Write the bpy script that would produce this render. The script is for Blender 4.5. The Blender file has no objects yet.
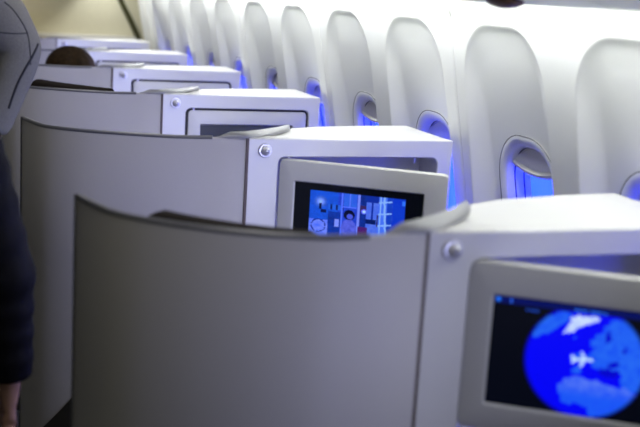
import bpy, bmesh, math, random
from mathutils import Vector, Matrix
random.seed(7)
SC = bpy.context.scene
COL = SC.collection
R = math.radians

# ------------------------------------------------------------------ camera
cam_d = bpy.data.cameras.new('camera'); cam = bpy.data.objects.new('camera', cam_d); COL.objects.link(cam)
AX = (0.94111799, 0.01140998, -0.33788569)
AY = (-0.33292718, 0.20507779, -0.92038176)
AZ = (0.05879132, 0.97867917, 0.19680109)
cam.matrix_world = Matrix(((*AX, 0.0), (*AY, 0.0), (*AZ, 1.6), (0, 0, 0, 1)))
cam_d.sensor_width = 36; cam_d.lens = 1100 / 640 * 36
cam_d.clip_start = 0.05
cam_d.dof.use_dof = True; cam_d.dof.focus_distance = 3.3; cam_d.dof.aperture_fstop = 2.8
SC.camera = cam

# ------------------------------------------------------------------ world, lights, exposure
w = bpy.data.worlds.new('world'); SC.world = w; w.use_nodes = True
w.node_tree.nodes['Background'].inputs[0].default_value = (0.80, 0.79, 0.68, 1)
w.node_tree.nodes['Background'].inputs[1].default_value = 0.10

def area(name, loc, rot, sx, sy, power, color, spread=180):
    l = bpy.data.lights.new(name, 'AREA'); l.shape = 'RECTANGLE'; l.size = sx; l.size_y = sy
    l.energy = power; l.color = color; l.spread = R(spread)
    o = bpy.data.objects.new(name, l); COL.objects.link(o); o.location = loc; o.rotation_euler = rot
    return o
# cove wash light hidden behind the lip of the overhead bins, one long strip
area('cove_light', (1.265, 4.7, 1.672), (0, R(5), 0), 0.04, 7.6, 31, (0.97, 0.985, 1.0))
# warm galley lamp in front of the bulkhead
area('galley_lamp', (0.55, 7.3, 2.0), (R(18), 0, 0), 0.6, 0.3, 11, (1.0, 0.86, 0.55))
# added lavender fill lights, unseen behind each console, tinting the next shell
for i in range(-1, 5):
    area('lavender_fill', (.98, 1.617 + 1.1 * i + .36, 1.12), (R(90), 0, R(40)), 0.22, 0.08, 1.2 if i < 0 else 2.1, (.50, .53, 1.0), 110)
# dim aisle ceiling light
area('aisle_lamp', (0.42, 3.0, 2.12), (0, 0, 0), 0.2, 4.6, 12, (1.0, 0.96, 0.91))

SC.view_settings.view_transform = 'Standard'; SC.view_settings.look = 'None'
SC.view_settings.exposure = 0.0; SC.view_settings.gamma = 1.0
SC.view_settings.use_curve_mapping = False

# ------------------------------------------------------------------ materials
def mat(name, color, rough=0.5, metal=0.0, noise=0.0, scale=200.0, bump=0.0, coat=0.0, emit=None, estr=0.0, spec=0.5):
    m = bpy.data.materials.new(name); m.use_nodes = True; nt = m.node_tree; b = nt.nodes['Principled BSDF']
    b.inputs['Base Color'].default_value = (*color, 1); b.inputs['Roughness'].default_value = rough
    b.inputs['Metallic'].default_value = metal; b.inputs['Specular IOR Level'].default_value = spec
    if coat: b.inputs['Coat Weight'].default_value = coat
    if noise or bump:
        tc = nt.nodes.new('ShaderNodeTexCoord'); n = nt.nodes.new('ShaderNodeTexNoise')
        n.inputs['Scale'].default_value = scale; n.inputs['Detail'].default_value = 4
        nt.links.new(tc.outputs['Object'], n.inputs['Vector'])
        if noise:
            r = nt.nodes.new('ShaderNodeValToRGB'); e = r.color_ramp.elements
            e[0].position = .3; e[1].position = .7
            e[0].color = (*[max(0, c * (1 - noise)) for c in color], 1); e[1].color = (*[min(1, c * (1 + noise)) for c in color], 1)
            nt.links.new(n.outputs['Fac'], r.inputs['Fac']); nt.links.new(r.outputs['Color'], b.inputs['Base Color'])
        if bump:
            bp = nt.nodes.new('ShaderNodeBump'); bp.inputs['Strength'].default_value = bump; bp.inputs['Distance'].default_value = .002
            nt.links.new(n.outputs['Fac'], bp.inputs['Height']); nt.links.new(bp.outputs['Normal'], b.inputs['Normal'])
    if emit:
        b.inputs['Emission Color'].default_value = (*emit, 1); b.inputs['Emission Strength'].default_value = estr
    return m
M = dict(
    wall=mat('sidewall_plastic', (.86, .87, .87), .55, noise=.015, scale=600),
    console=mat('console_plastic', (.58, .58, .56), .42, noise=.02, scale=500),
    shell=mat('shell_plastic', (.48, .47, .45), .55, noise=.03, scale=500),
    wing=mat('shell_wing_plastic', (.27, .275, .29), .35, noise=.02, scale=500),
    trim=mat('shell_rim_trim', (.17, .175, .19), .35, metal=.4),
    gap=mat('dark_gap', (.015, .014, .014), .7),
    seam=mat('brown_seam', (.09, .065, .055), .6),
    bezel=mat('monitor_bezel', (.50, .50, .46), .42, noise=.02, scale=500),
    chrome=mat('brushed_metal', (.62, .62, .65), .38, metal=.6),
    glass=mat('black_glass', (.006, .008, .014), .12),
    dimglass=mat('dark_stowed_screen', (.045, .05, .06), .15),
    leather=mat('dark_leather', (.016, .012, .010), .8, bump=.3, scale=300, spec=.15),
    kick=mat('dark_kick_panel', (.02, .018, .015), .7),
    shade=mat('window_shade', (.88, .87, .82), .6, noise=.03, scale=400),
    ring=mat('window_ring', (.86, .87, .89), .4),
    gasket=mat('window_gasket', (.03, .025, .05), .6),
    pane=mat('blue_window_glass', (.02, .05, .3), .1, emit=(.007, .025, 1.0), estr=9),
    bin=mat('bin_plastic', (.86, .90, .74), .5, noise=.02, scale=300),
    bulk=mat('bulkhead_laminate', (.62, .58, .42), .55, noise=.04, scale=90),
    olive=mat('bulkhead_edge_trim', (.05, .05, .015), .5),
    carpet=mat('aisle_carpet', (.03, .03, .035), .95, bump=.6, scale=900, noise=.3),
    ceil=mat('ceiling_panel', (.6, .59, .56), .6),
    brown=mat('brown_fitting', (.10, .045, .03), .5),
    grey_knit=mat('grey_sweatshirt', (.205, .205, .18), .9, noise=.14, scale=350, bump=.5),
    stitch_fold_shade=mat('dark_stitching_and_fold_shade', (.03, .033, .04), .9),
    puffer=mat('black_quilted_nylon', (.005, .005, .008), .7, noise=.3, scale=60, bump=.3, spec=.15),
    cuff=mat('blue_grey_cuff', (.06, .07, .10), .8),
    skin=mat('skin', (.42, .24, .17), .55, noise=.06, scale=60),
    trousers=mat('dark_trousers', (.02, .022, .03), .9, noise=.2, scale=300),
    shoe=mat('shoe_leather', (.015, .012, .01), .4),
    hair=mat('brown_hair', (.030, .017, .006), .75, noise=.5, scale=60, spec=.2),
    hair2=mat('black_hair', (.012, .010, .008), .5, noise=.4, scale=80),
    shirt=mat('brown_jumper', (.12, .09, .07), .9, noise=.1, scale=200),
    eye=mat('eye', (.02, .015, .01), .2),
)

# ------------------------------------------------------------------ helpers
def obj(name, bm, m, parent=None, smooth=True, auto=35):
    me = bpy.data.meshes.new(name); bmesh.ops.recalc_face_normals(bm, faces=bm.faces)
    bm.to_mesh(me); bm.free()
    if m is not None: me.materials.append(m)
    if smooth:
        me.polygons.foreach_set('use_smooth', [True] * len(me.polygons))
        me.set_sharp_from_angle(angle=R(auto))
    o = bpy.data.objects.new(name, me); COL.objects.link(o)
    if parent: o.parent = parent
    return o
def tag(o, label=None, cat=None, group=None, kind=None):
    if label: o['label'] = label
    if cat: o['category'] = cat
    if group: o['group'] = group
    if kind: o['kind'] = kind
    return o
def empty(name, loc, rz=0, parent=None):
    o = bpy.data.objects.new(name, None); COL.objects.link(o); o.location = loc; o.rotation_euler = (0, 0, rz); o.empty_display_size = .05
    if parent: o.parent = parent
    return o
def copy_tree(o, parent=None):
    c = o.copy(); COL.objects.link(c); c.parent = parent
    for ch in list(o.children): copy_tree(ch, c)
    return c
def box(bm, x0, x1, y0, y1, z0, z1, bev=0.0, seg=2):
    r = bmesh.ops.create_cube(bm, size=1)
    for v in r['verts']:
        v.co = Vector(((x0 + x1) / 2 + v.co.x * (x1 - x0), (y0 + y1) / 2 + v.co.y * (y1 - y0), (z0 + z1) / 2 + v.co.z * (z1 - z0)))
    if bev:
        es = list({e for v in r['verts'] for e in v.link_edges})
        bmesh.ops.bevel(bm, geom=es, offset=bev, segments=seg, profile=.5, affect='EDGES')
def tube(bm, pts, rad, n=8, cap=True):
    pts = [Vector(p) for p in pts]; rings = []
    for i, p in enumerate(pts):
        t = (pts[min(i + 1, len(pts) - 1)] - pts[max(i - 1, 0)]).normalized()
        a = t.cross(Vector((0, 0, 1)))
        if a.length < 1e-3: a = t.cross(Vector((0, 1, 0)))
        a.normalize(); b = t.cross(a)
        r = rad[i] if isinstance(rad, (list, tuple)) else rad
        rings.append([bm.verts.new(p + a * r * math.cos(k * 2 * math.pi / n) + b * r * math.sin(k * 2 * math.pi / n)) for k in range(n)])
    for i in range(len(rings) - 1):
        for k in range(n): bm.faces.new((rings[i][k], rings[i][(k + 1) % n], rings[i + 1][(k + 1) % n], rings[i + 1][k]))
    if cap: bm.faces.new(rings[0]); bm.faces.new(rings[-1][::-1])
def lathe(bm, prof, origin, axis, n=28):     # prof: (radius, distance along axis)
    origin = Vector(origin); axis = Vector(axis).normalized(); a = axis.orthogonal().normalized(); b = axis.cross(a); rings = []
    for r, h in prof:
        rings.append([bm.verts.new(origin + axis * h + (a * math.cos(k * 2 * math.pi / n) + b * math.sin(k * 2 * math.pi / n)) * max(r, 1e-5)) for k in range(n)])
    for i in range(len(rings) - 1):
        for k in range(n): bm.faces.new((rings[i][k], rings[i][(k + 1) % n], rings[i + 1][(k + 1) % n], rings[i + 1][k]))
def rrect(x0, x1, z0, z1, r, n=6):           # rounded rectangle loop of (x, z)
    out = []
    for cx, cz, a0 in ((x1 - r, z1 - r, 0), (x0 + r, z1 - r, 90), (x0 + r, z0 + r, 180), (x1 - r, z0 + r, 270)):
        for k in range(n + 1):
            a = R(a0 + 90 * k / n); out.append((cx + r * math.cos(a), cz + r * math.sin(a)))
    return out
def loops(bm, ls, cap_last=False, cap_first=False):
    V = [[bm.verts.new(p) for p in l] for l in ls]; n = len(V[0])
    for i in range(len(V) - 1):
        for k in range(n): bm.faces.new((V[i][k], V[i][(k + 1) % n], V[i + 1][(k + 1) % n], V[i + 1][k]))
    if cap_last: bm.faces.new(V[-1])
    if cap_first: bm.faces.new(V[0][::-1])
def catmull(P, per=8):
    out = []; n = len(P)
    for i in range(n - 1):
        p0, p1, p2, p3 = P[max(i - 1, 0)], P[i], P[i + 1], P[min(i + 2, n - 1)]
        for k in range(per):
            t = k / per
            out.append(tuple(.5 * (2 * b + (c - a) * t + (2 * a - 5 * b + 4 * c - d) * t * t + (-a + 3 * b - 3 * c + d) * t ** 3) for a, b, c, d in zip(p0, p1, p2, p3)))
    out.append(tuple(P[-1])); return out
def smooth(t):
    t = max(0., min(1., t)); return t * t * (3 - 2 * t)

# ------------------------------------------------------------------ the cabin
PITCH = 1.1; Y0 = 1.617; H = 1.2205; WP = .55; BAY0 = 1.923

def wall_x(z):            # the side panel leans in towards the ceiling
    return 1.364 + (1.487 - z) * .19 - .045 * max(0, z - 1.56) / .14
def sd_rr(y, z, hw, zt, zb, r):   # inside distance (positive) of a rounded box
    cz = (zt + zb) / 2; hz = (zt - zb) / 2
    qx = abs(y) - hw + r; qz = abs(z - cz) - hz + r
    return -(math.hypot(max(qx, 0), max(qz, 0)) + min(max(qx, qz), 0) - r)
def recess(y, z):
    hw = .204 + .012 * smooth((1.5 - z) / .35)
    d = sd_rr(y, z, hw, 1.542, .62, .15)
    dep = 0.
    if d > 0: dep = .013 * (1 - math.exp(-d / .016))
    dw = sd_rr(y + .026, z + .004, .149, 1.270, .80, .125)
    if dw > 0: dep = max(dep, .044) + .16 * smooth((dw - .006) / .008)
    elif d > 0 and dw > -.27: dep = dep + (.044 - dep) * (.75 * min(1, (dw + .27) / .265) + .25 * smooth((dw + .27) / .265)) * smooth(d / .065)
    return dep
def wall_panel_mesh():
    bm = bmesh.new(); ny = 220; zs = [.15, .3, .5] + [.56 + (1.76 - .56) * k / 210 for k in range(211)]
    grid = []
    for i in range(ny + 1):
        y = -.55 + .0015 + (1.1 - .003) * i / ny
        yl = (y + .265) if y < 0 else (y - .285)
        e = .004 * (1 - smooth((.5485 - abs(y)) / .004))
        grid.append([bm.verts.new((wall_x(z) + recess(yl, z) + e, y, z)) for z in zs])
    for i in range(ny):
        for k in range(len(zs) - 1):
            bm.faces.new((grid[i][k], grid[i + 1][k], grid[i + 1][k + 1], grid[i][k + 1]))
    return bm
wall = obj('wall_right', wall_panel_mesh(), M['wall'], auto=60)
PC = 2.198               # centre of the first panel (holds the bays at 1.923 and 2.473)
wall.location = (0, PC, 0); tag(wall, kind='structure')
for k in (-1, 1, 2, 3, 4, 5):
    c = wall.copy(); COL.objects.link(c); c.location.y = PC + 1.1 * k
    if k == 5: c.location.x = .055; c.rotation_euler.z = -.10      # the last panel flares out towards the bulkhead
bm = bmesh.new()
for k in range(-1, 5):
    ys = PC + 1.1 * k + .55
    pts = [(wall_x(z) + .006, ys, z) for z in (.15, .6, 1.0, 1.3, 1.5, 1.62, 1.75)]
    for a, b in zip(pts, pts[1:]):
        vs = [bm.verts.new((a[0], ys - .006, a[2])), bm.verts.new((a[0], ys + .006, a[2])), bm.verts.new((b[0], ys + .006, b[2])), bm.verts.new((b[0], ys - .006, b[2]))]
        bm.faces.new(vs)
tag(obj('trim_1', bm, M['shade']), kind='structure')

# windows
def wl(hw, zt, zb, r, off, n=8, shift=0):
    L = rrect(-hw, hw, zb, zt, r, n)
    return [(1.364 + (1.487 - z) * .19 + off, y + shift, z) for y, z in L]
def make_window():
    e = empty('window_1', (0, 0, 0))
    bm = bmesh.new()
    loops(bm, [wl(.1500, 1.271, .799, .126, .056), wl(.1500, 1.271, .799, .126, .0475), wl(.146, 1.267, .803, .123, .0465), wl(.130, 1.252, .819, .109, .051), wl(.122, 1.244, .827, .102, .060), wl(.119, 1.241, .83, .099, .076)])
    obj('window_frame', bm, M['ring'], e)
    def ringtube(bm, L, r): tube(bm, L + [L[0]], r, 6, False)
    bm = bmesh.new(); ringtube(bm, wl(.1512, 1.2722, .7978, .127, .0475), .0011); ringtube(bm, wl(.119, 1.241, .83, .099, .076), .0018); ringtube(bm, wl(.1125, 1.2345, .8365, .0935, .100), .0018)
    obj('gasket', bm, M['gasket'], e)
    bm = bmesh.new(); loops(bm, [wl(.119, 1.241, .83, .099, .076), wl(.113, 1.235, .836, .094, .098), wl(.113, 1.235, .836, .094, .101), wl(.106, 1.228, .843, .088, .116)])
    obj('reveal', bm, M['ring'], e)
    bm = bmesh.new(); loops(bm, [wl(.1065, 1.2285, .8425, .088, .116)], cap_last=True)
    obj('pane', bm, M['pane'], e)
    # pull-down shade, lowered a little way, with a lipped bottom edge
    bm = bmesh.new(); ny = 16; prev = None
    def zb_(y): return 1.172 + .020 * (abs(y) / .117) ** 2
    prof = [(1.238, .086), (1.22, .074), (1.205, .072), (None, .072, .012), (None, .066, .004), (None, .068, -.004), (None, .078, -.006), (None, .086, .0)]
    for i in range(ny + 1):
        y = -.117 + .234 * i / ny; row = []
        for p in prof:
            if p[0] is None: z = zb_(y) + p[2]
            else:
                z = p[0]
                lim = 1.241 - .099 + math.sqrt(max(0, .099 ** 2 - max(0, abs(y) - .019) ** 2)) if abs(y) > .019 else 1.241
                z = max(zb_(y) + .012, min(z, lim))
            row.append(bm.verts.new((1.364 + (1.487 - z) * .19 + p[1], y, z)))
        if prev:
            for a in range(len(row) - 1): bm.faces.new((prev[a], prev[a + 1], row[a + 1], row[a]))
        prev = row
    obj('window_shade', bm, M['shade'], e)
    return e
win = make_window(); tag(win, kind='structure')
win.location = (-.006, BAY0 - .016, -.004)
k = 2
for i in range(-1, 10):
    if i == 0: continue
    c = copy_tree(win); c.name = 'window_%d' % k; k += 1
    c.location = (-.006, BAY0 + WP * i - .016, -.004)

# floor, ceiling, bulkhead
bm = bmesh.new(); box(bm, -1.6, 1.75, -1.2, 8.4, -.05, 0); tag(obj('floor', bm, M['carpet'], smooth=False), kind='structure')
bm = bmesh.new(); box(bm, -1.0, .62, .2, 8.4, 2.2, 2.24); tag(obj('ceiling', bm, M['ceil'], smooth=False), kind='structure')
bm = bmesh.new()
edge = [(1.62, .0), (1.57, .9), (1.53, 1.10), (1.487, 1.215), (1.445, 1.30), (1.40, 1.385), (1.36, 1.46), (1.33, 1.53), (1.30, 1.62), (1.26, 1.76), (1.2, 2.2)]
lo = [(-1.2, 0.0), (1.74, 0.0), (1.74, 2.2), (-1.2, 2.2)]
loops(bm, [[(x, 8.28, z) for x, z in lo], [(x, 8.32, z) for x, z in lo]], True, True)
tag(obj('wall_front', bm, M['bulk'], smooth=False), kind='structure')
bm = bmesh.new(); tube(bm, [(x + .012, 8.262, z) for x, z in edge], .020, 8)
tag(obj('trim_2', bm, M['olive']), kind='structure')
bm = bmesh.new(); box(bm, -1.2, 1.49, 8.245, 8.282, 1.165, 1.195, .006)
tag(obj('trim_3', bm, M['ceil']), kind='structure')

# overhead bins: the lip hides the cove light
def make_bin():
    e = empty('overhead_bin', (0, 0, 1.6))
    pr = [(1.200, .0), (1.205, .012), (1.20, .05), (1.15, .42), (.66, .56), (.56, .42), (.60, .22), (.78, .09), (1.0, .035), (1.17, .002)]
    bm = bmesh.new(); loops(bm, [[(x, -.545, z) for x, z in pr], [(x, .545, z) for x, z in pr]], True, True)
    obj('bin_housing', bm, M['bin'], e, auto=50)
    bm = bmesh.new(); loops(bm, [[(x, -.53, z) for x, z in ((.555, .43), (.596, .225), (.59, .222), (.548, .43))], [(x, .53, z) for x, z in ((.555, .43), (.596, .225), (.59, .222), (.548, .43))]], True, True)
    obj('bin_door', bm, M['ceil'], e, smooth=False)
    bm = bmesh.new(); tube(bm, [(.80, -.5, .082), (.80, .5, .082)], .006, 8); obj('rail', bm, M['olive'], e)
    return e
b0 = make_bin()
BL = ['grey overhead bin edge at the top right corner, nearest', 'grey overhead bin edge at the picture top carrying the brown fitting']
tag(b0, BL[0], 'overhead bin', 'overhead bins above the windows'); b0.location.y = 1.15
b1 = copy_tree(b0); b1.location.y = 2.25; b1['label'] = BL[1]
for i in range(2, 7):
    c = copy_tree(b0); c.location.y = 1.15 + 1.1 * i
    c['label'] = 'grey overhead bin further along the cabin, above the frame'
bm = bmesh.new(); r = bmesh.ops.create_uvsphere(bm, u_segments=20, v_segments=10, radius=1)
for v in bm.verts: v.co = Vector((v.co.x * .035, v.co.y * .055, v.co.z * .016))
o = obj('ceiling_fitting', bm, M['brown']); o.location = (1.13, 2.05, 1.606); tag(o, 'brown oval fitting on the grey overhead bin edge above the windows', 'fitting')

# ------------------------------------------------------------------ console units
def make_console():
    e = empty('console_unit', (0, Y0, 0))
    poly = [(.7915, 0), (1.377, 0), (1.391, .12), (1.396, .360), (1.25, .340), (1.08, .297), (.985, .25), (.90, .165), (.845, .10), (.7915, .055)]
    top = H
    bm = bmesh.new()
    loops(bm, [[(x, y, .12) for x, y in poly], [(x, y, top) for x, y in poly]], True, True)
    bmesh.ops.bisect_plane(bm, geom=bm.verts[:] + bm.edges[:] + bm.faces[:], plane_co=(0, .095, 0), plane_no=(0, 1, 0), dist=1e-5)
    for v in bm.verts:
        if v.co.z > 1 and v.co.y > .09: v.co.z -= .005
    bm.normal_update()
    be = [ed for ed in bm.edges if (ed.verts[0].co.z > 1 and ed.verts[1].co.z > 1 and len(ed.link_faces) == 2 and ed.calc_face_angle(0) > .9)
          or (abs(ed.verts[0].co.z - ed.verts[1].co.z) > .5 and ed.calc_face_angle(0) > 1.2 and ed.verts[0].co.x > 1.3)]
    bmesh.ops.bevel(bm, geom=be, offset=.005, segments=3, profile=.5, affect='EDGES')
    bm.normal_update()
    ff = [f for f in bm.faces if f.normal.y < -.99 and f.calc_area() > .1]
    xs = [v.co.x for f in ff for v in f.verts]; zs = [v.co.z for f in ff for v in f.verts]
    bmesh.ops.delete(bm, geom=ff, context='FACES')
    x0, x1, z0, z1 = min(xs), max(xs), min(zs), max(zs)
    o_ = rrect(x0, x1, z0, z1, .0005, 6)
    a = dict(x0=.870, x1=1.336, z0=.842, z1=1.174)
    def L(d, r, y): return [(x, y, z) for x, z in rrect(a['x0'] + d, a['x1'] - d, a['z0'] + d, a['z1'] - d, r, 6)]
    loops(bm, [[(x, 0, z) for x, z in o_], L(0, .022, 0), L(.0025, .02, .003), L(.003, .02, .02), L(.003, .02, .115)], cap_last=True)
    obj('body', bm, M['console'], e, auto=25)
    # seam next to the shell
    bm = bmesh.new(); box(bm, .785, .7918, .0015, .03, .12, H - .002); obj('seam', bm, M['seam'], e, smooth=False)
    bm = bmesh.new(); box(bm, .80, 1.38, .03, .33, 0.0, .125); obj('plinth', bm, M['kick'], e, smooth=False)
    # round lamp button
    bm = bmesh.new(); lathe(bm, [(0, .0), (.0185, 0), (.0185, .004), (.0165, .0075), (.0135, .0078), (.0125, .006), (.0125, .010), (.0112, .0155), (.0075, .019), (.0, .0205)], (.8345, .001, 1.1885), (0, -1, 0))
    kn = obj('knob', bm, M['chrome'], e)
    bm = bmesh.new()
    for ang in (60, 90, 120, 240, 270, 300):
        pass
    tube(bm, [(.8345 + .0052 * math.cos(t / 10 * math.pi), -.0195, 1.1885 + .0052 * math.sin(t / 10 * math.pi)) for t in range(1, 10)], .0007, 6)
    tube(bm, [(.8300, -.0195, 1.187), (.8390, -.0195, 1.187)], .0007, 6)
    obj('knob_mark', bm, M['gap'], kn)
    # pivots
    bm = bmesh.new(); lathe(bm, [(0, 0), (.005, 0), (.005, .016), (0, .016)], (.903, .012, 1.158), (0, 0, 1), 12)
    obj('hinge', bm, M['chrome'], e)
    bm = bmesh.new(); lathe(bm, [(0, 0), (.003, 0), (.003, .018), (0, .018)], (1.272, .02, 1.155), (0, 0, 1), 12)
    obj('latch_pin', bm, M['chrome'], e)
    return e
SW, SH = .341, .192
def make_monitor(par, stowed, glassmat):
    e = empty('monitor', (0, 0, 0), 0, par)
    w_, zt, zb = .450, 1.169, .868
    sx0 = .047; sz1 = 1.112
    if stowed: w_ = .445; zt = 1.1645; e.location = (.8825, .004, 0)
    else: e.location = (.8725 if par.location.y < 2 else .877, .006, .001 if par.location.y < 2 else -.002); e.rotation_euler.z = R(-35)
    bm = bmesh.new()
    def L(d, r, y, x0=0, x1=w_, z0=zb, z1=zt): return [(x, y, z) for x, z in rrect(x0 + d, x1 - d, z0 + d, z1 - d, r, 6)]
    ls = [L(.006, .010, .024), L(0, .014, .020), L(0, .014, .006), L(.003, .012, .0015), L(.024, .010, -.003)]
    s = dict(x0=sx0, x1=sx0 + SW, z0=sz1 - SH, z1=sz1)
    ls += [L(-.0045, .006, -.003, **s), L(-.002, .004, -.001, **s), L(-.0005, .002, .003, **s)]
    loops(bm, ls, cap_last=False, cap_first=True)
    obj('bezel', bm, M['bezel'], e, auto=20)
    bm = bmesh.new(); bm.faces.new([bm.verts.new(p) for p in ((s['x0'] - .0005, .002, s['z0'] - .0005), (s['x1'] + .0005, .002, s['z0'] - .0005), (s['x1'] + .0005, .002, s['z1'] + .0005), (s['x0'] - .0005, .002, s['z1'] + .0005))])
    if stowed:
        q = bmesh.new(); loops(q, [L(-.0088, .020, .0045), L(.003, .012, .0045)]); obj('gap_shade', q, M['gap'], e)  # dark strip stands for the shade in the gap around the shut monitor
    g = obj('screen_glass', bm, glassmat, e, smooth=False)
    return e, (sx0, sz1)
def display(parent, name, org, u0, u1, v0, v1, nx, nz, fn, strength):
    bm = bmesh.new(); sx0, sz1 = org
    V = [[bm.verts.new((sx0 + SW * (u0 + (u1 - u0) * i / nx), .0012, sz1 - SH * (v0 + (v1 - v0) * k / nz))) for k in range(nz + 1)] for i in range(nx + 1)]
    cl = bm.loops.layers.float_color.new('picture')
    for i in range(nx):
        for k in range(nz):
            f = bm.faces.new((V[i][k], V[i][k + 1], V[i + 1][k + 1], V[i + 1][k]))
            c = fn(u0 + (u1 - u0) * (i + .5) / nx, v0 + (v1 - v0) * (k + .5) / nz)
            for l in f.loops: l[cl] = (c[0] * .8, c[1] * ((.62 if name == 'film_display' else .8) if c[0] < .3 else .9), c[2], 1)
    m = bpy.data.materials.new(name + '_picture'); m.use_nodes = True; nt = m.node_tree; b = nt.nodes['Principled BSDF']
    at = nt.nodes.new('ShaderNodeVertexColor'); at.layer_name = 'picture'
    b.inputs['Base Color'].default_value = (.005, .006, .01, 1); b.inputs['Roughness'].default_value = .2
    nt.links.new(at.outputs['Color'], b.inputs['Emission Color']); b.inputs['Emission Strength'].default_value = strength
    return obj(name, bm, m, parent, smooth=False)
def inpoly(x, y, P):
    c = False; j = len(P) - 1
    for i in range(len(P)):
        if (P[i][1] > y) != (P[j][1] > y) and x < (P[j][0] - P[i][0]) * (y - P[i][1]) / (P[j][1] - P[i][1]) + P[i][0]: c = not c
        j = i
    return c
def hsh(i, k):
    return (math.sin(i * 127.1 + k * 311.7) * 43758.5453) % 1.0
def vnoise(x, y):
    i, k = math.floor(x), math.floor(y); fx, fy = smooth(x - i), smooth(y - k)
    return (hsh(i, k) * (1 - fx) + hsh(i + 1, k) * fx) * (1 - fy) + (hsh(i, k + 1) * (1 - fx) + hsh(i + 1, k + 1) * fx) * fy
GREEN = [(.323, .242), (.345, .17), (.374, .06), (.43, .045), (.506, .045), (.5, .08), (.47, .10), (.415, .134), (.385, .19), (.366, .214)]
CANADA = [(.181, .294), (.19, .22), (.203, .187), (.243, .103), (.30, .05), (.337, .03), (.374, .044), (.345, .11), (.318, .158), (.29, .20), (.261, .257), (.235, .25), (.215, .285)]
EUROPE = [(.465, .317), (.482, .218), (.515, .18), (.538, .121), (.552, .067), (.594, .04), (.667, .039), (.74, .08), (.78, .3), (.78, .65), (.735, .70), (.708, .681), (.661, .694), (.622, .62), (.626, .551), (.596, .491), (.554, .52), (.49, .503), (.474, .463), (.458, .41), (.475, .38), (.49, .34), (.505, .30), (.49, .31)]
AFRICA = [(.336, .785), (.330, .74), (.336, .699), (.364, .639), (.424, .596), (.515, .615), (.57, .651), (.659, .66), (.709, .697), (.70, .76), (.685, .789), (.65, .85), (.603, .898), (.55, .95), (.498, .95), (.476, .866), (.43, .865), (.386, .864), (.348, .833)]
SEAS = [[(.511, .548), (.56, .484), (.60, .50), (.615, .52), (.61, .572), (.557, .57)], [(.55, .453), (.6, .416), (.611, .454), (.569, .482)], [(.62, .30), (.64, .28), (.645, .34), (.625, .36)], [(.535, .20), (.555, .17), (.56, .24), (.54, .28)]]
SMALL = [[(.382, .244), (.393, .234), (.401, .256), (.387, .266)], [(.405, .424), (.416, .387), (.427, .435), (.417, .465)], [(.396, .579), (.388, .53), (.418, .488), (.438, .517), (.423, .572)]]
PLANE = [(.492, .437), (.484, .452), (.452, .456), (.434, .52), (.424, .52), (.431, .462), (.402, .468), (.392, .492), (.384, .492), (.388, .455), (.378, .438), (.384, .412), (.392, .414), (.402, .436), (.434, .428), (.424, .374), (.433, .373), (.453, .425), (.484, .426)]
def globe(u, v):
    u2 = u - .020; v0 = v
    # header bar with two small icons and two lines of writing too small to read
    if v < .065:
        c = (.0, .004, .10)
        if (u - .022) ** 2 * 3.1 + (v - .03) ** 2 < .0004: c = (.02, .22, 1.)
        if abs(u - .085) < .004 and abs(v - .03) < .022: c = (.03, .15, .8)
        if .39 < u < .55 and .035 < v < .058 and hsh(int(u * 160), 1) > .25: c = (.03, .18, .85)
        return c
    if .16 < u < .225 and .088 < v < .105 and hsh(int(u * 150), 2) > .3: return (.01, .06, .4)
    v = v - .038; x = (u2 - .447) * 1.767; y = v - .465; r = math.hypot(x, y)
    if inpoly(u2, v, PLANE): return (.62, .78, 1.0)
    if r > .535: return (.0003, .001, .004)
    glow = smooth((.535 - r) / .05)
    n = vnoise(u * 45, v * 26) * .6 + vnoise(u * 110, v * 62) * .4
    ju = u2 + (vnoise(u * 60, v * 34) - .5) * .018; jv = v + (vnoise(u * 60 + 9, v * 34 + 5) - .5) * .03
    c = (.0, .0, .93)
    if inpoly(ju, jv, GREEN): c = (.45 + .4 * n, .55 + .35 * n, 1.)
    elif any(inpoly(ju, jv, P) for P in SEAS): c = (.0, .0, .62)
    elif inpoly(ju, jv, AFRICA):
        k = smooth((.80 - v) / .15); c = (.012 + .12 * k * n, .10 + .13 * n * k + .03 * n, .92)
    elif inpoly(ju, jv, EUROPE) or inpoly(ju, jv, CANADA) or any(inpoly(ju, jv, P) for P in SMALL): c = (.006 + .02 * n, .085 + .11 * n, .90)
    return tuple(a * glow for a in c)
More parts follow.
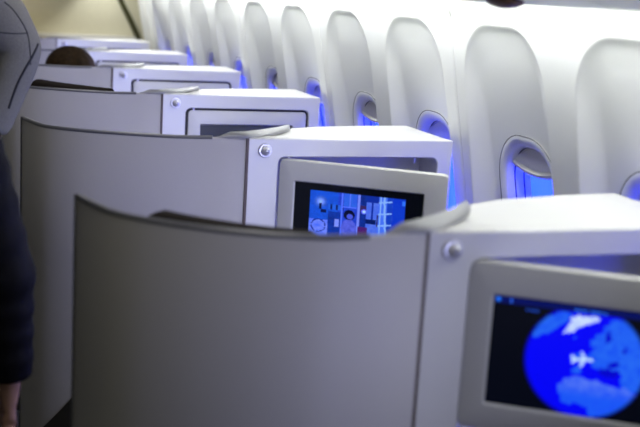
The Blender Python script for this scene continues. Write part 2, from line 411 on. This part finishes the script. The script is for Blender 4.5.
def movie(u, v):       # a blue-lit room with glazed doors and a dark-haired person
    v *= 1.35
    n = vnoise(u * 30, v * 18) * .5 + vnoise(u * 75, v * 45) * .5
    c = [.01 + .015 * n, .045 + .08 * n, .45 + .35 * n]
    if u < .30:
        c = [.008, .10 + .06 * n, .55 + .3 * n]
        d = math.hypot((u - .115) * 1.767, v - .22); g = math.exp(-(d / .07) ** 2); c = [c[0] + .3 * g, c[1] + .55 * g, 1. if g > .3 else c[2]]
        if abs(u - .115) < .012 and .25 < v < .38: c = [.0, .01, .06]
        if abs(v - .41) < .03 and .12 < u < .18: c = [.0, .01, .08]
    if .2 < u < .36 and .26 < v < .36: c = [.02, .2, .8] if hsh(int(u * 50), 3) > .35 else [0, .01, .1]
    if .2 < u < .34 and .40 < v < .9: c = [.004, .03 + .05 * n, .22 + .3 * n]
    if .27 < u < .32 and .55 < v < .72: c = [.25, .45, 1.]
    if .0 < u < .2 and .60 < v < 1.: c = [.06 + .2 * n, .22 + .25 * n, 1.]
    d = math.hypot((u - .10) * 1.767, v - .72)
    if abs(d - .13) < .013 and hsh(int(u * 90), int(v * 40)) > .25: c = [.0, .02, .3]
    if .335 < u < .355 or .345 < u < .5 and (abs(v - .28) < .015): c = [.10, .26, 1.]
    if .36 < u < .50 and v < .27: c = [.03, .15 + .08 * n, .8]
    if .42 < u < .435 and v < .3: c = [.12, .3, 1.]
    if .505 < u < .53: c = [.22, .40, 1.]
    if .53 < u < .60: c = [.004, .02 + .04 * n, .18 + .2 * n]
    if .535 < u < .60 and .22 < v < .34: c = [.05, .03, .12]
    d = math.hypot((u - .577) * 1.767, v - .34); g = math.exp(-(d / .035) ** 2)
    if g > .1: c = [c[0] + .6 * g, c[1] + .9 * g, 1.]
    if .60 < u < .73:
        c = [.05 + .08 * n, .18 + .15 * n, .85]
        if v < .14 or abs(u - .665) < .010 and v < .5: c = [.004, .04, .35]
        if .60 < u < .71 and .48 < v < .58: c = [.0, .015, .12]
    if .715 < u < .745 and .38 < v < .62: c = [.03, .01, .05]
    if .73 < u < .87:
        c = [.05 + .05 * n, .22 + .12 * n, .95]
        if abs(u - .80 - (v - .5) * .04) < .010 or abs(u - .745) < .008 or any(abs(v - q - (.80 - u) * .3) < .016 for q in (.10, .34, .58, .82)): c = [.30, .5, 1.]
        elif u > .81: c = [.008, .06 + .04 * n, .55]
    if u > .87: c = [.004, .05 + .03 * n, .62]
    if u > .965 and .04 < v < .13: c = [.04, .28, .95]
    d = math.hypot((u - .425) * 1.767 / 1.0, (v - .44)); d2 = math.hypot((u - .425) * 1.767 / .85, (v - .72) / 1.1)
    if d2 < .17: c = [.06 + .1 * n, .12 + .14 * n, .6 + .3 * n]
    if d < .105: c = [.0, .003, .03]
    if math.hypot((u - .432) * 1.767, (v - .475)) < .058: c = [.08, .16, .75]
    if .52 < u < .62 and .66 < v < .85: c = [.07 + .05 * n, .02, .16]
    return c

con0 = make_console()
CL = ['white console with the globe map screen swung out, nearest the camera',
      'white console with its monitor swung out playing a blue film',
      'white console with flat shut monitor, third from the camera beside the windows',
      'white console with closed monitor, fourth from the camera, in front of the passenger',
      'white console partly hidden behind the brown haired head, fifth from the camera',
      'cream-lit white console closest to the yellow bulkhead']
consoles = []
protos = {}
for i in range(6):
    c = con0 if i == 0 else copy_tree(con0)
    c.location = (0, Y0 + PITCH * i, 0); tag(c, CL[i], 'console', 'window seat consoles in a row'); consoles.append(c)
m0, og = make_monitor(consoles[0], False, M['glass']); display(m0, 'map_display', og, 0, 1, 0, 1, 200, 112, globe, 1.0)
m1, og = make_monitor(consoles[1], False, M['glass']); display(m1, 'film_display', og, .125, .87, .09, .985, 150, 100, lambda u, v: movie((u - .125) / .745, (v - .09) / .895), .95)
ms, og = make_monitor(consoles[2], True, M['dimglass'])
for i in range(3, 6): copy_tree(ms, consoles[i])

# ------------------------------------------------------------------ curved seat shells
SH_NEAR = [(.256, .355), (.262, .322), (.280, .265), (.305, .213), (.350, .156), (.420, .094), (.505, .042), (.590, .010), (.660, .000), (.725, -.003), (.7845, .0)]
SH_FAR = [(.252, .376), (.260, .330), (.287, .257), (.330, .205), (.400, .155), (.500, .108), (.600, .071), (.680, .045), (.740, .022), (.7845, .006)]
def rim_z(x):
    if x < .30: return 1.213 + .004 * smooth((.30 - x) / .04)
    return 1.213 + .005 * smooth((x - .60) / .16)
def make_shell(SH_PTS):
    e = empty('seat_shell', (0, Y0, 0)); P = catmull(SH_PTS, 6); n = len(P); T = .012
    def nrm(i):
        a = P[max(i - 1, 0)]; b = P[min(i + 1, n - 1)]; dx, dy = b[0] - a[0], b[1] - a[1]; l = math.hypot(dx, dy); return (-dy / l, dx / l)
    bm = bmesh.new(); rows = []
    for i, (x, y) in enumerate(P):
        nx, ny = nrm(i); z = rim_z(x); bot = .06
        th = T
        r = .0045
        prof = [(0, bot), (0, z - .35), (0, z - r), (r * .3, z - r * .3), (r, z), (th - r if th > 2 * r else th * .6, z), (th - r * .3, z - r * .3), (th, z - r), (th, z - .35), (th, bot)]
        if bot > 1: prof = [(a, max(b, bot)) for a, b in prof]
        rows.append([bm.verts.new((x + nx * d, y + ny * d, zz)) for d, zz in prof])
    for a, b in zip(rows, rows[1:]):
        m = len(a)
        for k in range(m): bm.faces.new((a[k], b[k], b[(k + 1) % m], a[(k + 1) % m]))
    bm.faces.new(rows[0]); bm.faces.new(rows[-1][::-1])
    obj('shell_wall', bm, M['shell'], e, auto=50)
    bm = bmesh.new(); pts = [(P[i][0] + nrm(i)[0] * .0055, P[i][1] + nrm(i)[1] * .0055, rim_z(P[i][0]) - .0025) for i in range(n - 10)]
    tube(bm, pts, .0064, 10)
    nx, ny = nrm(0)
    tube(bm, [(P[0][0] - .001, P[0][1], .08), (P[0][0] - .001, P[0][1], .6), (P[0][0] - .001, P[0][1], H)], .0028, 8)
    obj('rim_trim', bm, M['trim'], e)
    # the flared top of the shell that sweeps back over the console
    ST = [(.715, .004, .715, .014), (.750, .0005, .745, .030), (.785, -.001, .780, .050), (.822, .018, .812, .072), (.855, .050, .848, .100), (.890, .088, .885, .132), (.925, .130, .922, .168), (.952, .170, .950, .200), (.968, .205, .966, .216)]
    if SH_PTS is SH_FAR: ST = [(a, b + o_, c, d_ + o_) for (a, b, c, d_), o_ in zip(ST, (.030, .018, .006, .003, 0, 0, 0, 0, 0))]
    ST = catmull(ST, 5); bm = bmesh.new(); rows = []
    for i, (lx, ly, ux, uy) in enumerate(ST):
        f = smooth(i / 7); zt = 1.2165 + .0085 * f; zl = 1.2145 + .0075 * f
        prof = [(0, zl - .004), (-.01, zl), (.05, zl + .003), (.35, zt + .003), (.8, zt + .0055 * f), (1, zt + .005 * f), (1.04, zt + .002 * f), (1.0, zl - .004)]
        rows.append([bm.verts.new((lx + (ux - lx) * t, ly + (uy - ly) * t, z)) for t, z in prof])
    for a, b in zip(rows, rows[1:]):
        m = len(a)
        for k in range(m): bm.faces.new((a[k], b[k], b[(k + 1) % m], a[(k + 1) % m]))
    bm.faces.new(rows[0]); bm.faces.new(rows[-1][::-1])
    obj('shell_wing', bm, M['wing'], e, auto=50)
    bm = bmesh.new(); pr = []
    for i, (x, y) in enumerate(P):
        nx, ny = nrm(i); zt = max(.10, min(.60, .41 + 1.5 * (x - .328)))
        pr.append([bm.verts.new((x - nx * d, y - ny * d, z)) for d, z in ((-.002, .0), (.006, .0), (.006, zt - .004), (.003, zt), (-.002, zt))])
    for a, b in zip(pr, pr[1:]):
        for k in range(4): bm.faces.new((a[k], b[k], b[k + 1], a[k + 1]))
    obj('kick_panel', bm, M['kick'], e, auto=50)
    return e
sh0 = make_shell(SH_NEAR); sh1 = make_shell(SH_FAR)
SL = ['large curved grey seat shell filling the foreground beside the globe map console',
      'curved grey seat shell beside the console playing the blue film',
      'curved grey seat shell with a dark headrest showing, beside the third console',
      'curved grey seat shell right in front of the brown haired head',
      'curved grey seat shell just beyond the brown haired head',
      'small curved grey seat shell farthest away, near the yellow bulkhead']
for i in range(6):
    s = (sh0, sh1)[i] if i < 2 else copy_tree(sh1)
    s.location = (0, Y0 + PITCH * i, 0); tag(s, SL[i], 'seat shell', 'curved seat shells in a row')

# ------------------------------------------------------------------ seats
def make_seat():
    e = empty('airline_seat', (0, Y0, 0))
    # headrest: dark padded bar following the shell, falling towards the window
    bm = bmesh.new(); rows = []; C = [(.342, .245), (.40, .190), (.47, .145), (.545, .112), (.615, .100), (.665, .104)]
    P = catmull(C, 5); n = len(P)
    for i, (x, y) in enumerate(P):
        t = i / (n - 1); top = 1.238 - .020 * t; en = min(1, .42 + 5 * min(t, 1 - t)) if t > .5 else min(1, .55 + 9 * t)
        a = P[max(i - 1, 0)]; b = P[min(i + 1, n - 1)]; dx, dy = b[0] - a[0], b[1] - a[1]; l = math.hypot(dx, dy); nx, ny = -dy / l, dx / l
        hz = .10 * en; th = .035 * en; cz = top - .10; ring = []
        for k in range(14):
            an = 2 * math.pi * k / 14; ca, sa = math.cos(an), math.sin(an)
            ca = math.copysign(abs(ca) ** .6, ca); sa = math.copysign(abs(sa) ** .6, sa)
            ring.append(bm.verts.new((x + nx * (.04 + th * ca), y + ny * (.04 + th * ca), cz + hz * sa)))
        rows.append(ring)
    for a, b in zip(rows, rows[1:]):
        for k in range(14): bm.faces.new((a[k], a[(k + 1) % 14], b[(k + 1) % 14], b[k]))
    bm.faces.new(rows[0]); bm.faces.new(rows[-1][::-1])
    obj('headrest', bm, M['leather'], e, auto=60)
    bm = bmesh.new(); box(bm, .33, .73, .235, .335, .45, 1.05, .035, 3); obj('backrest', bm, M['leather'], e)
    bm = bmesh.new(); box(bm, .32, .76, .33, .85, .34, .47, .04, 3); obj('seat_cushion', bm, M['leather'], e)
    bm = bmesh.new(); box(bm, .36, .72, .30, .78, 0.0, .345, .01, 1); obj('seat_base', bm, M['kick'], e)
    return e
seat0 = make_seat(); seat0.location.z = -.027; tag(seat0, 'dark seat whose headrest rises behind the large nearest grey shell', 'seat', 'dark seats behind the shells')
s = copy_tree(seat0); s.location.y = Y0 + 2.2; s.location.z = 0; s['label'] = 'dark seat whose headrest shows behind the third shell, in front of the passenger'
s = copy_tree(seat0); s.location.y = Y0 + 3.3; s.location.z = -.03; s['label'] = 'dark seat in which the brown haired passenger sits'

# ------------------------------------------------------------------ people
def skin(name, chains, m, parent=None, sub=2, rootk=0):
    """chains: lists of (x, y, z, radius or (rx, ry)); the first point of a later chain may be an int = index of an existing vertex"""
    V = []; E = []; Rr = []; 
    for ch in chains:
        prev = None
        for p in ch:
            if isinstance(p, int): prev = p; continue
            V.append(p[:3]); Rr.append(p[3] if isinstance(p[3], tuple) else (p[3], p[3])); i = len(V) - 1
            if prev is not None: E.append((prev, i))
            prev = i
    me = bpy.data.meshes.new(name); me.from_pydata(V, E, []); o = bpy.data.objects.new(name, me); COL.objects.link(o)
    md = o.modifiers.new('skin', 'SKIN'); md.use_smooth_shade = True; md.branch_smoothing = .4
    sv = me.skin_vertices[0].data
    for i, r in enumerate(Rr): sv[i].radius = r; sv[i].use_root = (i == rootk)
    s_ = o.modifiers.new('sub', 'SUBSURF'); s_.levels = sub; s_.render_levels = sub
    me.materials.append(m)
    if parent: o.parent = parent
    return o
def head_extras(parent, c, hairm, face=1.0, hairlen=.10, rz=0.0, body_h=.118, hw=.097):
    """hair cap with strands, ears, eyes, around head centre c; face points to +y when face=1"""
    cx, cy, cz = c
    bm = bmesh.new(); bmesh.ops.create_uvsphere(bm, u_segments=72, v_segments=40, radius=1)
    for v in bm.verts:
        a = math.atan2(v.co.y, v.co.x); el = math.asin(max(-1, min(1, v.co.z)))
        rip = 1 + .018 * math.sin(a * 23 + 3 * math.sin(a * 5)) * math.cos(el) + .008 * math.sin(a * 61)
        v.co = Vector((cx + v.co.x * hw * rip, cy + v.co.y * .112 * rip, cz + .012 + v.co.z * body_h * (1 + .01 * math.sin(a * 17))))
    dele = [v for v in bm.verts if v.co.z < cz - hairlen or ((v.co.y - cy) * face > .045 and v.co.z < cz + .045)]
    bmesh.ops.delete(bm, geom=dele, context='VERTS')
    obj('hair', bm, hairm, parent, auto=180)
    for s in (-1, 1):
        bm = bmesh.new(); bmesh.ops.create_uvsphere(bm, u_segments=10, v_segments=8, radius=.011, matrix=Matrix.Translation((cx + s * .032, cy + face * .083, cz + .01)))
        obj('eye', bm, M['eye'], parent)

# --- passenger sitting in the fourth seat, only the crown of the head shows
px, py = .655, Y0 + 3.3 + .40
pas = empty('passenger', (px, py, .48)); pas['label'] = 'seated person whose brown haired crown shows above the fourth shell'; pas['category'] = 'person'
def rel(L, o): return [p if isinstance(p, int) else (p[0] - o[0], p[1] - o[1], p[2] - o[2], p[3]) for p in L]
o3 = (0, 0, .48)
body = [[(0, .08, .56, .12), (0, .02, .72, .115), (0, -.02, .88, .125), (0, -.02, .97, .09), (0, -.01, 1.04, .05), (0, .01, 1.10, .065), (0, .012, 1.17, (.078, .088)), (0, .012, 1.235, .065)],
        [2, (.17, -.01, .92, .06), (.23, .05, .76, .05), (.22, .22, .68, .04), (.19, .30, .68, .028)],
        [2, (-.17, -.01, .92, .06), (-.23, .05, .76, .05), (-.22, .22, .68, .04), (-.19, .30, .68, .028)],
        [0, (.10, .16, .54, .085), (.11, .48, .54, .06), (.11, .52, .30, .048), (.11, .50, .09, .035), (.11, .62, .05, .035)],
        [0, (-.10, .16, .54, .085), (-.11, .48, .54, .06), (-.11, .52, .30, .048), (-.11, .50, .09, .035), (-.11, .62, .05, .035)],
        [6, (0, .105, 1.165, .018)]]
b = skin('body', [rel(c, o3) for c in body], M['skin'], pas)
cl = [[(0, .08, .58, .125), (0, .02, .72, .125), (0, -.02, .88, .135), (0, -.02, .98, .085)],
      [2, (.17, -.01, .92, .068), (.23, .05, .76, .058), (.22, .20, .69, .048)],
      [2, (-.17, -.01, .92, .068), (-.23, .05, .76, .058), (-.22, .20, .69, .048)]]
skin('jumper', [rel(c, o3) for c in cl], M['shirt'], pas)
lg = [[(0, .08, .56, .125), (.10, .16, .54, .092), (.11, .48, .54, .068), (.11, .52, .30, .056), (.11, .50, .12, .045)],
      [0, (-.10, .16, .54, .092), (-.11, .48, .54, .068), (-.11, .52, .30, .056), (-.11, .50, .12, .045)]]
skin('trousers', [rel(c, o3) for c in lg], M['trousers'], pas)
head_extras(pas, (0, .012, 1.172 - .48), M['hair'], 1, .10, body_h=.100, hw=.116)

def stander(name, loc, sc, rz, label, arm, armw, top_mat, sleeve_r, puffy=False, hairm=None):
    """standing figure facing +y; arm: right arm joints in world coords (shoulder, elbow, wrist, knuckles)"""
    e = empty(name, loc, 0); e['label'] = label; e['category'] = 'person'
    def T(p, r): return (p[0] * sc, p[1] * sc, p[2] * sc, r if not isinstance(r, float) else r * sc)
    L = lambda p: (p[0] - loc[0], p[1] - loc[1], p[2] - loc[2])
    S, Eb, W, K = [L(p) for p in arm]
    mid = tuple((a + b) / 2 for a, b in zip(S, Eb)); mid2 = tuple((a + b) / 2 for a, b in zip(Eb, W))
    ch = [[T((0, 0, .93), (.13 * sc, .09 * sc)), T((0, 0, 1.10), (.12 * sc, .085 * sc)), T((0, 0, 1.27), (.13 * sc, .095 * sc)), T((0, 0, 1.40), (.10 * sc, .08 * sc)), T((0, .01, 1.49), .052), T((0, .025, 1.56), .07), T((0, .03, 1.63), (.078 * sc, .09 * sc)), T((0, .03, 1.70), .066)],
          [2, T((-.17, 0, 1.37), .055), T((-.21, .02, 1.12), .042), T((-.20, .06, .90), .030)] + [T((-.20, .07, .84), (.038 * sc, .018 * sc)), T((-.20, .08, .79), (.036 * sc, .014 * sc))],
          [2, (*S, .058), (*mid, .05), (*Eb, .045), (*mid2, .040), (*W, .028), (*tuple(a + (b - a) * .5 for a, b in zip(W, K)), (.034, .018)), (*K, (.036, .015))],
          [0, T((.095, 0, .86), .085), T((.10, .01, .48), .058), T((.10, -.01, .28), .052), T((.10, -.02, .09), .036), T((.11, .09, .04), .036), T((.115, .15, .03), .028)],
          [0, T((-.095, 0, .86), .085), T((-.10, .01, .48), .058), T((-.10, -.01, .28), .052), T((-.10, -.02, .09), .036), T((-.11, .09, .04), .036), T((-.115, .15, .03), .028)],
          [6, T((0, .125, 1.625), .016)]]
    # count: spine 0-7, left arm 8-12, right arm 13-19
    for s_i, base in ((12, None), (19, None)):
        bx = ch[1][-1][:3] if s_i == 12 else K
        for f, (dx, dy, ln) in enumerate(((-.002, .030, .062), (.0, .011, .078), (.0, -.009, .074), (-.002, -.028, .056))):
            ch.append([s_i, (bx[0] + dx, bx[1] + dy, bx[2] - .022, .0088), (bx[0] + dx - .006, bx[1] + dy + .004, bx[2] - .022 - ln * .5, .0078), (bx[0] + dx - .022, bx[1] + dy + .006, bx[2] - .022 - ln, .0065)])
        bw = ch[1][-2][:3] if s_i == 12 else tuple(a + (b - a) * .5 for a, b in zip(W, K))
        ch.append([s_i - 1, (bw[0] - .004, bw[1] + .038, bw[2] - .012, .011), (bw[0] - .012, bw[1] + .055, bw[2] - .045, .0095), (bw[0] - .016, bw[1] + .056, bw[2] - .07, .0075)])
    skin('body', ch, M['skin'], e)
    def lerp(a, b, t): return tuple(x + (y - x) * t for x, y in zip(a, b))
    R_ = sleeve_r; sl = []
    nS = 9 if puffy else 5
    for t in range(nS + 1):
        f = t / nS; rr = R_ * (1 - .18 * f) * (1 + (.10 if t % 2 else -.06) * (1 if puffy else .0)); sl.append((*lerp(S, Eb, f), rr))
    for t in range(1, nS + 1):
        f = t / nS * .96; rr = R_ * (.82 - .22 * f) * (1 + (.12 if t % 2 else -.07) * (1 if puffy else .15)); sl.append((*lerp(Eb, W, f), rr))
    tor = [T((0, 0, .86), (.185 * sc, .145 * sc)), T((0, 0, 1.00), (.180 * sc, .14 * sc)), T((0, 0, 1.12), (.180 * sc, .14 * sc)), T((0, 0, 1.27), (.185 * sc, .145 * sc)), T((0, 0, 1.40), (.155 * sc, .12 * sc)), T((0, .005, 1.475), (.085 * sc, .08 * sc))]
    slL = [T((-.17, 0, 1.37), .068), T((-.195, .01, 1.24), .06), T((-.21, .02, 1.12), .056), T((-.20, .06, .92), .042)]
    top = skin('jacket' if puffy else 'sweatshirt', [tor, [3] + sl, [3] + slL], top_mat, e, sub=2 if not puffy else 2)
    skin('trousers', [[T((0, 0, .93), .135), T((.095, 0, .84), .095), T((.10, .01, .48), .070), T((.10, -.01, .28), .064), T((.10, -.02, .10), .056)], [0, T((-.095, 0, .84), .095), T((-.10, .01, .48), .070), T((-.10, -.01, .28), .064), T((-.10, -.02, .10), .056)]], M['trousers'], e)
    for s in (-1, 1):
        skin('shoe', [[T((s * .10, -.05, .042), .040), T((s * .11, .06, .040), .044), T((s * .115, .16, .034), .036), T((s * .117, .20, .030), .026)]], M['shoe'], e)
    head_extras(e, (0, .03 * sc, 1.635 * sc), hairm, 1, .06)
    bm = bmesh.new(); lathe(bm, [(.100, -.07), (.076, -.035), (.066, .0), (.067, .022), (.060, .022), (.056, -.02)], (0, .010 * sc, 1.49 * sc), (0, .1, 1), 24); obj('collar', bm, top_mat, e)
    return e, top
# grey sweatshirt: bent right arm shows at the upper left
A, Atop = stander('standing_person', (.0, 2.80, 0), 1.09, 0, 'person in a grey sweatshirt standing in the aisle, seen from behind with bent arm',
      [(.160, 2.80, 1.53), (.226, 2.80, 1.42), (.150, 2.80, 1.20), (.10, 2.82, 1.10)], None, M['grey_knit'], .072, False, M['hair2'])
B, Btop = stander('standing_person', (-.10, 2.22, 0), .98, 0, 'person in a black quilted jacket at the left edge, arm hanging beside the shells',
      [(.060, 2.20, 1.31), (.142, 2.20, 1.02), (.158, 2.20, .78), (.156, 2.20, .71)], None, M['puffer'], .082, True, M['hair2'])

# seams, and a dark strip painting a sleeve fold's shade, on the grey sweatshirt, laid on its surface as seen from behind
bpy.context.view_layer.update(); dg = bpy.context.evaluated_depsgraph_get(); ev = Atop.evaluated_get(dg)
mwi = Atop.matrix_world.inverted()
def on_surface(pts, lift=0.0):
    out = []
    for x, z in catmull([(p[0], p[1]) for p in pts], 5):
        o_ = mwi @ Vector((x, 2.2, z)); ok, loc, nrm_, _i = ev.ray_cast(o_, Vector((0, 1, 0)))
        if ok: out.append(tuple(loc + nrm_ * lift))
    return out
SEAMS_AND_FOLD = [('shoulder_seam', [(.182, 1.534), (.198, 1.521), (.216, 1.499), (.235, 1.465), (.242, 1.425), (.244, 1.387)], .0016),
         ('back_seam', [(.150, 1.462), (.171, 1.462), (.203, 1.461), (.234, 1.463)], .0014),
         ('sleeve_fold_shade', [(.262, 1.437), (.247, 1.406), (.231, 1.377), (.215, 1.343), (.203, 1.310), (.194, 1.280)], .0032)]
for nm, pts, r_ in SEAMS_AND_FOLD:
    q = on_surface(pts)
    if len(q) > 2:
        bm = bmesh.new(); tube(bm, q, r_, 6); obj(nm, bm, M['stitch_fold_shade'], A)
